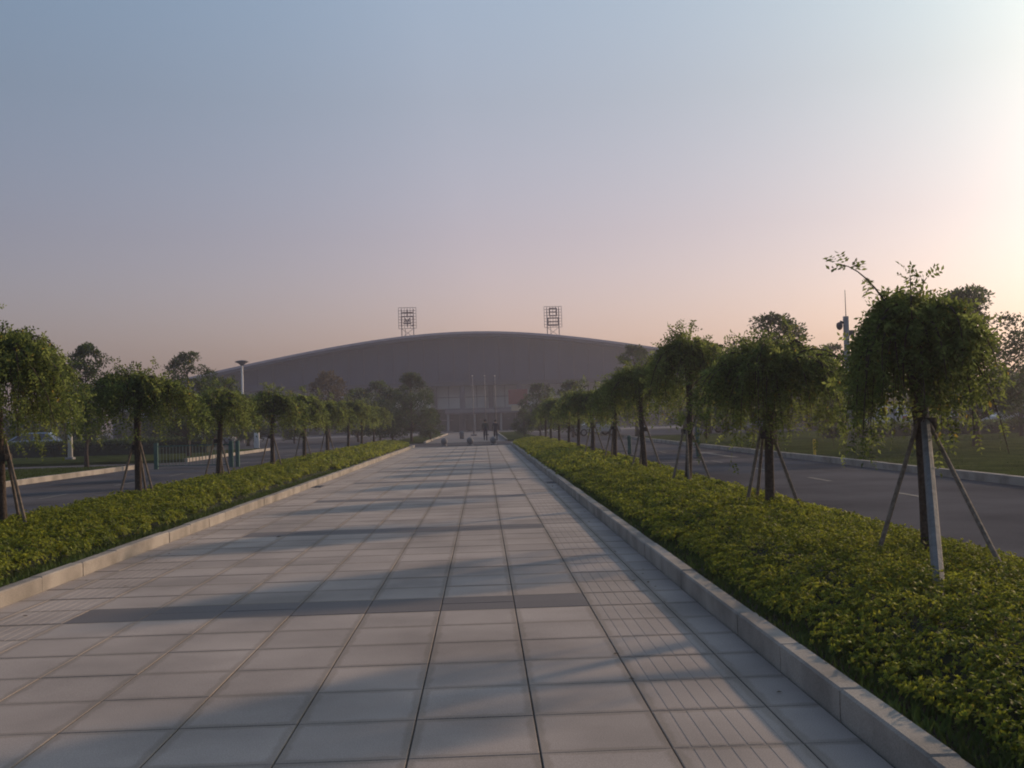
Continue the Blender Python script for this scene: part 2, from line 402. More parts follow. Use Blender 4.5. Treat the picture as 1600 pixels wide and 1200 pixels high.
pane_me = MB().box(-1.05, 1.05, -.04, .04, -.85, .85).mesh('pane', 'pale')
pane_dk = MB().box(-1.05, 1.05, -.04, .04, -.85, .85).mesh('pane', 'glass')
col_me = MB().box(-.42, .42, -.42, .42, -.1, ZE-.3, .03).mesh('column', 'column')
for i in range(-12, 13):
    xb = AX + 1.2 + i*bay
    link('column', col_me, hall, (xb-bay/2, .05 if i % 2 else -1.9, 0))
    for c in (-1, 1):
        for r_, z in enumerate((6.25, 4.45, 2.65, .95)):
            link('pane', pane_me if r_ < 2 else pane_dk, hall, (xb+c*1.09, .9, z))
    MB().box(xb-.05, xb+.05, .78, .98, 0, ZE-.4).build('mullion', 'mull', hall)
for z in (7.15, 5.35, 3.55, 1.8):
    MB().box(AX-half+3, AX+half-3, .80, .985, z-.05, z+.05).build('transom', 'mull', hall)
cx = (718-754)/10.0
cn = MB().box(-5.6, 7.0, -5.0, .7, 2.7, 3.5).build('entrance_canopy', 'column', hall)
MB().box(-5.6, 7.0, -5.06, -5.003, 2.9, 3.3).build('canopy_fascia', 'mull', cn)
for x in (-5.2, -1.2, 2.8, 6.6): MB().tube([(x,-4.6,-.1),(x,-4.6,2.7)], .16, 10).build('canopy_post', 'pole', cn)
for i in range(5):
    d_ = MB().box(-4.6+i*2.2, -2.6+i*2.2, .60, .72, 0, 2.6).build('door', 'glass', hall)
    MB().box(-3.65+i*2.2, -3.55+i*2.2, .55, .6, 0, 2.6).build('door_frame', 'mull', d_)
MB().box(4.0, 6.9, -5.25, -5.1, 3.9, 6.2).build('red_banner', 'red', hall)['label'] = 'dull red banner over the entrance'
MB().box(4.4, 6.2, -5.22, -5.1, 2.95, 3.75).build('sign_board', 'beige', hall)['label'] = 'small beige board under the red banner'

# roof signs: lattice frame with one character each
def stroke(b, x0, z0, x1, z1, w=.13, y=0):
    p, q = Vector((x0,0,z0)), Vector((x1,0,z1)); t = (q-p).normalized(); n = Vector((-t.z,0,t.x))*w
    p = p - t*w*.6; q = q + t*w*.6
    v = []
    for yy in (y-.12, y+.12):
        for c in (p-n, q-n, q+n, p+n): v.append((c.x, yy, c.z))
    b.add(v, [(0,1,2,3),(7,6,5,4),(0,4,5,1),(1,5,6,2),(2,6,7,3),(3,7,4,0)])
def roof_sign(u, strokes, label):
    X = (u-754)*pm
    zb = ridge(X) - .2
    s = empty('roof_sign', (X, 160+YR-.15, zb)); tag(s, label, 'sign', 'lettered lattice signs on the hall roof')
    fr = MB(); H0, H1, W = 1.45, 4.9, 1.45
    for x in np.linspace(-W, W, 7): fr.box(x-.035, x+.035, .20, .27, H0, H1)
    for z in np.linspace(H0, H1, 8): fr.box(-W, W, .275, .34, z-.035, z+.035)
    fr.build('lattice_frame', 'steel', s)
    for x in (-.98, .98):
        MB().box(x-.07, x+.07, .36, .5, -.3, H1-.2).build('support_leg', 'steel', s)
    br = MB(); br.tube([(-.9,.43,0),(.9,.43,1.4)], .04, 5); br.tube([(.9,.47,0),(-.9,.47,1.4)], .04, 5); br.tube([(-.4,.45,0),(-.4,.45,1.5)], .05, 5)
    br.build('cross_brace', 'steel', s)
    st = MB()
    for (a, b_, c, d) in strokes: stroke(st, a, H0+.35+b_*1.0, c, H0+.35+d*1.0, .095)
    st.build('character', 'char', s)
nan = [(-.85,2.25,.85,2.25),(0,2.7,0,1.6),(-.95,1.6,.95,1.6),(-.95,1.6,-.95,0),(.95,1.6,.95,0),(.95,0,.7,.08),(-.4,1.3,-.2,1.0),(.4,1.3,.2,1.0),(-.55,.85,.55,.85),(-.6,.45,.6,.45),(0,.85,0,0)]
chang = [(-.58,2.75,.58,2.75),(-.58,2.75,-.58,1.55),(.58,2.75,.58,1.55),(-.58,2.15,.58,2.15),(-.58,1.55,.58,1.55),
         (-.85,1.15,.85,1.15),(-.85,1.15,-.85,-.05),(.85,1.15,.85,-.05),(-.85,.55,.85,.55),(-.85,-.05,.85,-.05)]
roof_sign(641, nan, 'lattice roof sign reading 南 on the left of the arch')
roof_sign(869, chang, 'lattice roof sign reading 昌 on the right of the arch')

# ------------------------------------------------------------------ hedges
def plants(x0, x1, y0, y1, sp):
    ys = np.arange(y0, y1, sp); xs = np.arange(x0+sp*.45, x1-sp*.3, sp)
    P = np.array([(x, y) for y in ys for x in xs]); P += rng.uniform(-.32, .32, P.shape)*sp
    return P
def hedge_leaves(x0, x1, y0, y1, sp, per, nl, L, hgt, edge):
    P = plants(x0, x1, y0, y1, sp); n = len(P)
    de = np.minimum(P[:,0]-x0, x1-P[:,0])
    h = hgt*rng.uniform(.88, 1.10, n)*np.clip(.38 + de/.75*.62, .38, 1.0)
    r = sp*rng.uniform(.62, .85, n)
    ph = rng.uniform(0, 2*np.pi, (n, per)); cz = rng.uniform(-.25, 1, (n, per)); s = np.sqrt(1-cz**2)
    nr = np.stack([s*np.cos(ph), s*np.sin(ph), cz], -1)
    rr_ = rng.uniform(.75, 1.12, (n, per))
    C = np.stack([P[:,0,None]+nr[...,0]*r[:,None]*rr_, P[:,1,None]+nr[...,1]*r[:,None]*rr_,
                  .10+h[:,None]*(.55+.45*nr[...,2]*rr_)], -1).reshape(-1, 3)
    nr = unit(nr + np.array([0,0,.55])).reshape(-1, 3)
    m = len(C)
    a = rng.uniform(0, 2*np.pi, (m, nl)); up = rng.uniform(.1, 1.1, (m, nl))
    t1 = unit(np.cross(nr, rng.normal(size=nr.shape))); t2 = np.cross(nr, t1)
    D = t1[:,None]*np.cos(a)[...,None] + t2[:,None]*np.sin(a)[...,None] + nr[:,None]*up[...,None]
    Pb = np.repeat(C[:,None], nl, 1)
    Nn = np.repeat(nr[:,None], nl, 1)
    LL = L*rng.uniform(.7, 1.25, (m, nl))
    return Pb.reshape(-1,3), D.reshape(-1,3), Nn.reshape(-1,3), LL.ravel()
def hedge(name, x0, x1, hgt, label, zones, edge=.5):
    root = empty(name, ((x0+x1)/2, 3, .1)); tag(root, label, 'hedge')
    A = [hedge_leaves(x0, x1, *z, hgt, edge) for z in zones]
    P, D, Nn, L = (np.concatenate([a[i] for a in A]) for i in range(4))
    P = P - np.array(root.location)
    link('foliage', leaf_mesh('hedge_foliage', P, D, Nn, L, L*.5, 'hedge'), root)
    # twiggy dark core
    b = MB(); ys = np.arange(zones[0][0], zones[-1][1], .5); xs = np.linspace(x0+.12, x1-.12, 7); v = []; f = []
    for y in ys:
        for i, x in enumerate(xs):
            e = 0 if i in (0, 6) else 1
            v.append((x-root.location.x, y-3, (.02 if not e else hgt*.55*random.uniform(.8,1.1))))
    for j in range(len(ys)-1):
        for i in range(6): a = j*7+i; f.append((a, a+1, a+8, a+7))
    b.add(v, f); b.build('twig_core', 'hedge_core', root)
    return root
HZ = [(2.2, 11, .22, 84, 7, .027), (11, 24, .26, 50, 6, .044), (24, 63.5, .38, 34, 5, .095)]
hedge('hedge', 2.02, 4.45, .33, 'low yellow-green hedge bed on the right of the walkway under trees', HZ)
HZL = [(6.5, 17, .24, 56, 7, .037), (17, 32, .28, 44, 6, .056), (32, 63.5, .40, 32, 5, .11)]
hedge('hedge', -7.0, -4.55, .35, 'low yellow-green hedge bed on the left of the walkway under trees', HZL)
# far clipped hedges
def far_hedge(x0, x1, y0, y1, h, label, leaf=.20):
    root = empty('hedge', ((x0+x1)/2, (y0+y1)/2, .1)); tag(root, label, 'hedge')
    n = int((x1-x0+.8)*(y1-y0+.8)*230)
    P = np.stack([rng.uniform(x0-root.location.x, x1-root.location.x, n), rng.uniform(y0-root.location.y, y1-root.location.y, n), h*rng.uniform(.15, 1.05, n)**.6], -1)
    link('foliage', leaf_mesh('hedge_foliage', P, rng.normal(size=(n,3))+np.array([0,0,.5]), rng.normal(size=(n,3)), leaf*rng.uniform(.7,1.3,n), leaf*.55, 'camphor'), root)
    MB().box(x0-root.location.x+.1, x1-root.location.x-.1, y0-root.location.y+.1, y1-root.location.y-.1, -.1, h*.8, .1).build('twig_core', 'hedge_core', root)
far_hedge(-60, -16.5, 62, 63.6, .85, 'dark clipped hedge behind the left lawn')
far_hedge(17.5, 60, 52, 53.4, .6, 'dark low hedge between the right lawn and the parked cars')

# grass
def blades(name, x0, x1, y0, y1, n, L, z, m, label, par=None, ypow=1.0):
    yy = y0 + (y1-y0)*rng.uniform(0, 1, n)**ypow
    P = np.stack([rng.uniform(x0, x1, n), yy, np.full(n, z)], -1)
    D = rng.normal(size=(n,3))*.45 + np.array([0,0,1.0])
    o = link(name, leaf_mesh(name, P, D, rng.normal(size=(n,3)), L*rng.uniform(.5,1.4,n), L*.22, m, .1))
    tag(o, label, 'grass', kind='stuff')
blades('grass', XR+.14, 2.55, 2.5, 40, 26000, .07, .10, 'grass', 'dark grass fringe between right kerb and hedge', ypow=1.7)
blades('grass', -4.95, XL-.14, 7, 40, 16000, .07, .10, 'grass', 'dark grass fringe between left kerb and hedge', ypow=1.7)
blades('grass', 10.4, 30, 12, 52, 60000, .05, .11, 'lawn_grass', 'rough grass on the lawn right of the road')
blades('grass', -30, -14.2, 20, 42, 40000, .06, .11, 'lawn_grass', 'rough grass on the lawn left of the road')

# ------------------------------------------------------------------ trees
def bez(p, t):
    a, b, c, d = p; t = t[:,None]
    return a*(1-t)**3 + 3*b*t*(1-t)**2 + 3*c*t*t*(1-t) + d*t**3
def weeping(seed, H, rad, zf, shoots=95, per=15, nlf=9, rach=.17, ll=.042, low=1.15, tr=.06, sprays=(), thin=1.0):
    """grafted weeping tree: upright trunk, a fist of limbs, shoots that arch over and hang"""
    g = np.random.default_rng(seed)
    wood = MB(); lean = g.uniform(-.09, .09, 2)
    pts = [(lean[0]*t*1.2 + .012*math.sin(5*t+seed), lean[1]*t, -.12 + (zf+.12)*t) for t in np.linspace(0, 1, 7)]
    wood.tube(pts, [tr*1.35, tr*1.1, tr, tr*.95, tr*.92, tr*1.0, tr*1.15], 9)
    f0 = np.array([pts[-1][0], pts[-1][1], zf])
    asym = g.uniform(.85, 1.2, 5)
    Ps, Ds, Ns, Ls = [], [], [], []
    for k in range(shoots):
        ph = g.uniform(0, 2*np.pi)
        lob = 1 + .22*math.sin(ph*2+seed) + .15*math.sin(ph*3+seed*2)
        q = g.uniform(.18, 1)**.6
        r = rad*q*lob*g.uniform(.85, 1.1)
        o = np.array([math.cos(ph), math.sin(ph), 0])
        top = H - zf
        rise = top*(g.uniform(.62, 1.02))*(1.08 - .35*q)
        drop = (H - low)*g.uniform(.35, 1.0)*(.35+.65*q)*(1.08 if g.uniform() < .15 else 1.0)
        p = np.array([f0, f0+o*r*.25+[0,0,rise*1.15], f0+o*r*.92+[0,0,rise*1.18], f0+o*r*1.05+[0,0,rise-drop]])
        p[1:] += g.normal(size=(3,3))*.05
        p[3,2] = max(p[3,2], low + (g.uniform(-.12, .45) - .10*math.sin(ph*3+seed)))
        tt = np.linspace(0, 1, 12); c = bez(p, tt)
        if k % 2 == 0 or k < 10: wood.tube([tuple(v) for v in c], list(np.linspace(.018 if k >= 10 else .034, .003, 12)), 4, cap=False)
        ts = g.uniform(.28, 1.0, per); b = bez(p, ts); tg = unit(bez(p, np.minimum(ts+.03, 1.03)) - b)
        Ps.append(b); Ds.append(tg*.5 + o*.25 + g.normal(size=(per,3))*.55 + np.array([0,0,-.12]))
    for (dx, dy, dz, n) in sprays:                             # strong young shoots that stick out of the crown
        e = f0 + np.array([dx, dy, dz]); p = np.array([f0, f0+[dx*.25,dy*.25,dz*.55], f0+[dx*.6,dy*.6,dz*.95], e])
        c = bez(p, np.linspace(0,1,10)); wood.tube([tuple(v) for v in c], list(np.linspace(.014,.003,10)), 4, cap=False)
        ts = np.linspace(.55, 1, n); b = bez(p, ts); tg = unit(bez(p, np.minimum(ts+.03,1.03)) - b)
        Ps.append(b); Ds.append(tg*.6 + g.normal(size=(n,3))*.7)
    P = np.concatenate(Ps); D = unit(np.concatenate(Ds)); n = len(P)
    side = unit(np.cross(D, g.normal(size=(n,3)))); up = np.cross(side, D)
    rl_ = rach*g.uniform(.6, 1.25, n)
    LP, LD, LN, LL = [], [], [], []
    for j in range(nlf):
        t = .25 + .75*(j//2)/max(1, (nlf-1)//2); sgn = 1 if j % 2 else -1
        if j == nlf-1: sgn = 0
        base = P + D*(rl_*t)[:,None] - np.array([0,0,1])*(rl_*t*t*.25)[:,None]
        LP.append(base); LD.append(D*.45 + side*sgn + g.normal(size=(n,3))*.18 + np.array([0,0,-.15])); LN.append(up + g.normal(size=(n,3))*.35)
        LL.append(ll*g.uniform(.7, 1.25, n))
    LP, LD, LN = (np.concatenate(a) for a in (LP, LD, LN)); LL = np.concatenate(LL)
    return wood.mesh('weeping_trunk', 'bark', True), leaf_mesh('weeping_crown', LP, LD, LN, LL, LL*.48, 'weep')
def put_tree(name, meshes, loc, label, cat, group, rz=0.0, s=1.0):
    o = empty(name, loc, rz, s); tag(o, label, cat, group)
    link('trunk', meshes[0], o); link('crown', meshes[1], o)
    return o
def tripod(loc, zj, feet, label, mats, rads=.03, top_over=.18):
    o = empty('tree_support', loc); tag(o, label, 'stakes', 'wooden stakes bracing the weeping trees')
    for k, (fx, fy) in enumerate(feet):
        ftop = 1 + top_over/zj
        d = math.hypot(fx, fy); ex, ey = fx/d*.085, fy/d*.085
        a = Vector((fx, fy, -.25)); b = Vector((ex, ey, zj)); e = a + (b-a)*(1+(.10 if k != 1 else .22)/zj)
        r_ = rads[k] if hasattr(rads, '__len__') else rads
        MB().tube([a, a.lerp(e, .5), e], [r_*1.1, r_, r_*.9], 8).build('stake', mats[k], o, smooth=False)
    MB().lathe([(.085,zj-.04),(.095,zj-.02),(.095,zj+.02),(.085,zj+.05)], 12).build('tie', 'tie', o)
XTR, XTL = 3.64, -6.2
ordn = ['first','second','third','fourth','fifth','sixth','seventh','eighth','ninth','tenth','eleventh']
TR = [ # Y, H, rad, fork, low
 (8.47, 2.46, .64, 1.80, 1.12), (13.0, 2.42, .96, 1.72, .90), (18.2, 2.92, .88, 2.1, 1.45), (22.8, 2.62, .85, 1.95, 1.3),
 (28.1, 2.45, .85, 1.8, 1.2), (33.4, 2.4, .85, 1.8, 1.2), (38.9, 2.5, .9, 1.8, 1.2), (44.3, 2.4, .9, 1.8, 1.15), (49.6, 2.5, .9, 1.8, 1.15), (55, 2.4, .9, 1.8, 1.15), (60.3, 2.4, .9, 1.8, 1.15)]
TL = [(13.2, 2.86, 1.2, 2.0, 1.2), (18.5, 2.55, .95, 1.8, 1.3), (24.1, 2.4, .85, 1.75, 1.3), (30.3, 2.55, .9, 1.8, 1.25), (35.6, 2.55, .9, 1.8, 1.2),
 (41.2, 2.5, .9, 1.75, 1.15), (46.9, 2.6, .95, 1.8, 1.15), (52.6, 2.5, .95, 1.8, 1.1), (58.2, 2.5, .95, 1.8, 1.1)]
share = {}
def detail(Y, X):
    if Y < 16: return dict(shoots=(300 if X < 0 else 215), per=19, nlf=9, rach=.17, ll=.046)
    if Y < 26: return dict(shoots=180, per=16, nlf=7, rach=.18, ll=.056)
    return dict(shoots=130, per=14, nlf=5, rach=.18, ll=.080)
for side, X, lst in (('right', XTR, TR), ('left', XTL, TL)):
    for i, (Y, H, rad, zf, low) in enumerate(lst):
        rz = 0.0; s = 1.0
        if Y < 32:
            sp = [(-.60, .0, .84, 11), (.02,.05,.74,10), (.12,-.05,.70,7)] if (side == 'right' and i == 0) else \
                 [tuple(np.array([random.uniform(-.4,.4), random.uniform(-.3,.3), random.uniform(.75,1.0)*(H-zf)+.15])) + (7,) for _ in range(5)]
            me = weeping(11+i*3+(100 if side == 'left' else 0), H, rad, zf, low=low, sprays=sp, **detail(Y, X))
        else:
            kk = i % 3
            if kk not in share: share[kk] = weeping(50+kk, 2.45, .9, 1.8, low=1.15, sprays=[(.2,.1,.9,6),(-.2,0,.85,6)], **detail(40, 1))
            me = share[kk]; rz = i*1.9; s = H/2.45
        xo = (.07 if side == 'right' else .12) if i == 0 else random.uniform(-.06, .06)
        put_tree('weeping_tree', me, (X+xo, Y, .10), f'{ordn[i]} weeping tree from the front in the row {side} of the walkway', 'tree', f'weeping trees along the {side} hedge', rz, s)
        if i < 6:
            if side == 'right' and i == 0:
                ft = []
                for (u_, v_, zz) in ((1382, 848, .42), (1466, 907, .36), (1556, 874, .42)):
                    q = px(u_, v_, None, zz); k_ = (1.28+.25)/(1.38-zz)          # line from the tie down to the bed
                    ft.append(((q.x-X-.06)*k_, (q.y-Y)*k_))
                tripod((X+.06, Y, .10), 1.28, ft, 'three stakes bracing the first tree right of the walkway, thickest one in front', ['stake','stake_grey','stake'], [.020,.040,.020])
            else:
                a0 = [(-.42,-.1),(.5,-.15),(-.08,.5)] if side == 'right' else [(-.42,-.12),(.45,-.15),(.05,.5)]
                if side == 'right' and i == 2: a0 = [(-.45,-.3),(.55,-.1),(-.12,-.75)]
                tripod((X+xo, Y, .10), 1.12, a0, f'thin wooden stakes bracing the {ordn[i]} tree in the row {side} of the walkway', ['stake']*3, .022)

def broadleaf(seed, H, rad, leaf=.13, clumps=46, per=120, m='camphor', trunk_h=.3, spread=1.0):
    g = np.random.default_rng(seed); wood = MB()
    tz = H*trunk_h; w = H*.018
    tp = [(0,0,-.15),(.02,.03,tz*.5),(-.03,.02,tz),(.02,-.03,H*.6),(0,0,H*.88)]
    wood.tube(tp, [w*1.5, w*1.1, w, w*.6, w*.15], 8)
    C, Rr = [], []
    for k in range(clumps):
        z = g.uniform(tz*1.05, H)
        t = (z-tz)/(H-tz)
        env = rad*math.sin(math.pi*min(1, .18+.80*t))**.7*spread
        ph = g.uniform(0, 2*np.pi); q = g.uniform(.25, 1)**.6
        c = np.array([math.cos(ph)*env*q, math.sin(ph)*env*q, min(z, H-.12)])
        C.append(c); Rr.append(g.uniform(.12, .24)*rad*1.35*(1.0-.35*t))
        z0 = max(tz*.8, c[2]-np.hypot(c[0],c[1])*g.uniform(.5,1.1)-.1)
        st = np.array([0,0,min(z0, H*.8)])
        mid = st*.5+c*.5+np.array([0,0,-.05*rad])
        if k % 2 == 0: wood.tube([tuple(st), tuple(mid), tuple(c)], [w*.35, w*.22, w*.06], 5, cap=False)
    C = np.array(C); Rr = np.array(Rr); n = clumps*per
    idx = np.repeat(np.arange(clumps), per)
    nr = unit(g.normal(size=(n,3))); nr[:,2] = nr[:,2]*.8
    P = C[idx] + nr*(Rr[idx]*g.uniform(.3, 1.1, n))[:,None]
    D = nr + g.normal(size=(n,3))*.5 + np.array([0,0,.25])
    return wood.mesh('broadleaf_trunk', 'bark', True), leaf_mesh('broadleaf_crown', P, D, g.normal(size=(n,3))*.5+np.array([0,0,1]), leaf*g.uniform(.65,1.3,n), leaf*.6, m)
VAR = [broadleaf(200, 5.5, 1.9, clumps=70, trunk_h=.25), broadleaf(201, 5.5, 1.7, clumps=74, trunk_h=.25), broadleaf(202, 5.5, 2.1, clumps=90, per=120, trunk_h=.22), broadleaf(203, 5.5, 1.6, clumps=60, trunk_h=.22)]
FAR = [broadleaf(210, 5.5, 2.0, .26, 80, 46, trunk_h=.14), broadleaf(211, 5.5, 2.3, .26, 90, 46, trunk_h=.12), broadleaf(212, 5.5, 1.8, .26, 74, 46, trunk_h=.14)]
RUS = [broadleaf(220, 5.5, 1.7, .22, 64, 56, 'russet', trunk_h=.2)]
def bg_tree(u, Y, vtop, me, label, wide=1.0, grp='broadleaf trees behind the hedge rows'):
    p = px(u, vtop, Y); H = p.z
    s = H/5.5
    return put_tree('broadleaf_tree', me, (p.x, Y, .0), label, 'tree', grp, random.uniform(0, 6.28), (s*wide, s*wide, s))
bg_tree(1203, 42, 494, VAR[0], 'dark broadleaf tree rising behind the second weeping tree on the right', 1.25)
bg_tree(1300, 55, 540, VAR[1], 'broadleaf tree just left of the camera pole on the right', 1.0)
bg_tree(1515, 36, 455, VAR[2], 'tallest broadleaf tree, behind the first weeping tree on the right', 1.1)
bg_tree(1592, 46, 572, VAR[3], 'low broadleaf tree at the right edge of the photo', 1.5)
bg_tree(1450, 60, 600, VAR[1], 'broadleaf tree past the parked cars, seen under the first right crown', 1.3)
bg_tree(990, 72, 541, VAR[1], 'hazy broadleaf tree above the fourth weeping tree on the right', .95)
bg_tree(1100, 62, 590, VAR[3], 'broadleaf tree hidden behind the third weeping tree on the right', 1.3)
bg_tree(893, 84, 597, FAR[0], 'far broadleaf tree above the end of the right row', 1.1)
bg_tree(842, 96, 602, FAR[1], 'farthest broadleaf tree near the right side of the plaza', 1.0)
bg_tree(133, 45, 540, VAR[1], 'broadleaf tree behind the first weeping tree on the left', .8)
bg_tree(292, 55, 553, VAR[0], 'broadleaf tree rising left of the roof end, behind the left row', .95)
bg_tree(340, 62, 590, VAR[3], 'smaller broadleaf tree below the left roof end', 1.3)
bg_tree(512, 98, 583, RUS[0], 'reddish broadleaf tree in front of the hall on the left', 1.2)
bg_tree(592, 88, 598, FAR[2], 'rounded broadleaf tree left of the tall dark one before the hall', 1.1)
bg_tree(641, 78, 585, VAR[2], 'tall dark broadleaf tree left of the flagpoles', .95)
bg_tree(672, 84, 640, FAR[0], 'small broadleaf tree at the foot of the tall dark one', 1.2)
bg_tree(818, 90, 640, FAR[2], 'small broadleaf tree right of the red banner', 1.3)
bg_tree(612, 82, 612, FAR[1], 'dense broadleaf tree between the rounded one and the tall dark one', 1.1)
bg_tree(558, 92, 610, FAR[0], 'broadleaf tree between the reddish one and the rounded one', 1.2)
far_spots = []
for i in range(30): far_spots.append((random.uniform(1010, 1640), random.uniform(66, 118), random.uniform(596, 630), 'right'))
for i in range(26): far_spots.append((random.uniform(-60, 480), random.uniform(66, 118), random.uniform(606, 640), 'left'))
for i, (u, Y, vt, sd) in enumerate(far_spots):
    vt = vt - (u-754)*.028
    bg_tree(u, Y, vt, FAR[i % 3], f'hazy tree in the far line of trees on the {sd}', 1.5, f'far line of trees on the {sd}')

# ------------------------------------------------------------------ poles, lamps
def pole_thing(name, u, v, Y=None): 
    return px(u, v, Y)
p = px(1330, 697, None, .11)
o = empty('camera_pole', p); tag(o, 'pale pole with a surveillance camera and lightning rod on the right lawn', 'pole')
hp = (697-492)/1600*p.y
MB().tube([(0,0,-.1),(0,0,1.6),(0,0,hp)], [.16,.13,.12], 12).build('post', 'pole', o, smooth=True)
MB().tube([(0,0,hp),(0,0,hp+1.05)], [.02,.012], 6).build('lightning_rod', 'darkmetal', o)
MB().tube([(0,0,hp-.28),(-.24,0,hp-.2)], .05, 8).build('arm', 'darkmetal', o)
c_ = MB().lathe([(.05,.18),(.12,.12),(.125,0),(.09,-.09),(.03,-.13)][::-1], 12, (-.27,0,hp-.40)).build('camera_dome', 'darkmetal', o, smooth=True)
MB().box(.05,.28,-.1,.1,hp-.75,hp-.55,.02).build('junction_box', 'darkmetal', o)
p = px(378, 566, 105)
o = empty('lamp_post', (p.x, 105, 0)); tag(o, 'tall lamp post with a disc head before the left of the roof', 'lamp post')
MB().tube([(0,0,-.1),(0,0,p.z-.15)], [.13,.10], 12).build('post', 'white', o, smooth=True)
MB().lathe([(.12,-.35),(.35,-.12),(.72,.02),(.60,.12),(.2,.2)], 16, (0,0,p.z)).build('lamp_head', 'darkmetal', o, smooth=True)
p = px(110, 718, None, .1)
o = empty('lamp_post', (p.x, p.y, .1)); tag(o, 'white lamp post on the left lawn below the first crown', 'lamp post')
MB().tube([(0,0,-.1),(0,0,3.6)], [.13,.10], 12).build('post', 'white', o, smooth=True)
MB().lathe([(.06,-.1),(.26,0),(.24,.1),(.05,.2)], 12, (0,0,3.6)).build('lamp_head', 'darkmetal', o, smooth=True)
MB().box(-.2,.2,-.2,.2,-.1,.12,.02).build('base', 'pole', o)
for i, (u, lab) in enumerate(((738, 'left one of three flagpoles before the hall'), (757, 'middle one of three flagpoles before the hall'), (773, 'right one of three flagpoles before the hall'))):
    Y = 108; t = px(u, 588, Y)
    b = px(u+ (99*.028), 690, Y)
    o = empty('flagpole', (b.x, Y, 0)); tag(o, lab, 'flagpole', 'three flagpoles before the hall')
    MB().tube([(0,0,-.1),(0,0,t.z)], [.075,.035], 10).build('post', 'flag', o, smooth=True)
    MB().lathe([(.03,-.06),(.09,0),(.03,.07)], 10, (0,0,t.z+.05)).build('finial', 'white', o, smooth=True)
    MB().box(-.3,.3,-.3,.3,-.1,.15,.02).build('base', 'bollard', o)

# stone ball bollards
for u, v, lab in ((694, 697, 'left'), (734, 697, 'middle'), (772, 697, 'right')):
    p = px(u, v, None, 0)
    o = empty('bollard', (p.x, 65.2, 0)); tag(o, f'{lab} one of three round stone bollards ending the walkway', 'bollard', 'round stone bollards across the walkway end')
    MB().lathe([(.10,-.02),(.20,-.02),(.20,.05),(.12,.08)], 14).build('base', 'bollard', o)
    MB().lathe([(.21*math.sin(a), .29-.23*math.cos(a)) for a in np.linspace(.25, math.pi-.02, 10)], 16).build('ball', 'bollard', o, smooth=True)
p = px(722, 685, None, 0)
o = empty('bollard', (p.x, 92, 0)); tag(o, 'far dark bollard beyond the crossing road', 'bollard')
MB().lathe([(.18,-.02),(.2,.3),(.24,.5),(.2,.62),(.08,.68)], 12).build('ball', 'bollard', o, smooth=True)

# barriers and posts on the roads
def barrier(pA, pB, label, h=.95, bars=22):
    a = Vector(pA); b = Vector(pB); L = (b-a).length
    o = empty('crowd_barrier', a, math.atan2(b.y-a.y, b.x-a.x)); tag(o, label, 'barrier')
    for x in (0, L-.25, L):
        po = MB().box(x-.07, x+.07, -.07, .07, -.02, h+.08, .01).build('post', 'green', o)
    for z in (.12, h-.05): MB().tube([(.05,0,z),(L-.3,0,z)], .025, 6).build('rail', 'bars' if z < .5 else 'green', o)
    me = MB().tube([(0,0,.12),(0,0,h-.05)], .014, 5).mesh('bar', 'bars')
    for i in range(bars): link('bar', me, o, (.15 + (L-.5)*i/(bars-1), 0, 0))
barrier((-12.95, 41, -.02), (-9.75, 41, -.02), 'green barrier with thin upright bars standing on the left road')
for (u, v, vt, lab) in ((984, 712, 681, 'short green post on the right road near the fourth tree'), (1091, 716, 668, 'taller green post on the right road behind the third tree')):
    p = px(u, v, None, -.02); h = (v-vt)/1600*p.y
    o = empty('traffic_post', p); tag(o, lab, 'post')
    MB().lathe([(.18,-.01),(.18,.04),(.07,.06)], 12).build('base', 'darkmetal', o)
    MB().tube([(0,0,.05),(0,0,h)], .075, 10).build('post', 'green', o)
    MB().lathe([(.08,h-.14),(.081,h-.04),(.05,h+.02)], 10).build('cap', 'green', o)
p = px(1273, 712, None, .1)
o = empty('marker_post', p); tag(o, 'small yellow marker post beside the right road kerb', 'post')
MB().tube([(0,0,-.1),(0,0,.45)], .045, 8).build('post', 'yellow', o); MB().lathe([(.05,.38),(.055,.42),(.05,.5),(.02,.53)], 10).build('cap', 'yellow', o)
for (u, v0, v1, Y, lab) in ((314, 678, 692, 66, 'white marker post behind the barrier, between second and third left trees'), (401, 676, 690, 72, 'white marker post behind the fourth left tree'), (153, 685, 693, 68, 'tiny white marker post over the left hedge')):
    p = px(u, v0, Y); 
    o = empty('marker_post', (p.x, Y, 0)); tag(o, lab, 'post')
    MB().box(-.17,.17,-.08,.08,-.1,p.z,.02).build('board', 'white', o); MB().box(-.22,.22,-.12,.12,-.1,.1,.02).build('base', 'bollard', o)

# drain grates in the walkway borders
for (x, y, lab) in ((1.57, 24.4, 'dark drain grate beside the right kerb'), (-4.12, 25.6, 'dark drain grate beside the left kerb')):
    o = empty('drain_grate', (x, y, .002)); tag(o, lab, 'grate')
    f = MB().box(-.12,.12,-.32,-.28,-.02,.008).box(-.12,.12,.28,.32,-.02,.008).box(-.12,-.09,-.28,.28,-.02,.008).box(.09,.12,-.28,.28,-.02,.008); f.build('frame', 'darkmetal', o)
    for i in range(9): MB().box(-.09,.09,-.26+i*.065-.012,-.26+i*.065+.012,-.02,.006).build('slat', 'darkmetal', o)
    MB().box(-.09,.09,-.28,.28,-.02,.0015).build('pit', 'tyre', o)
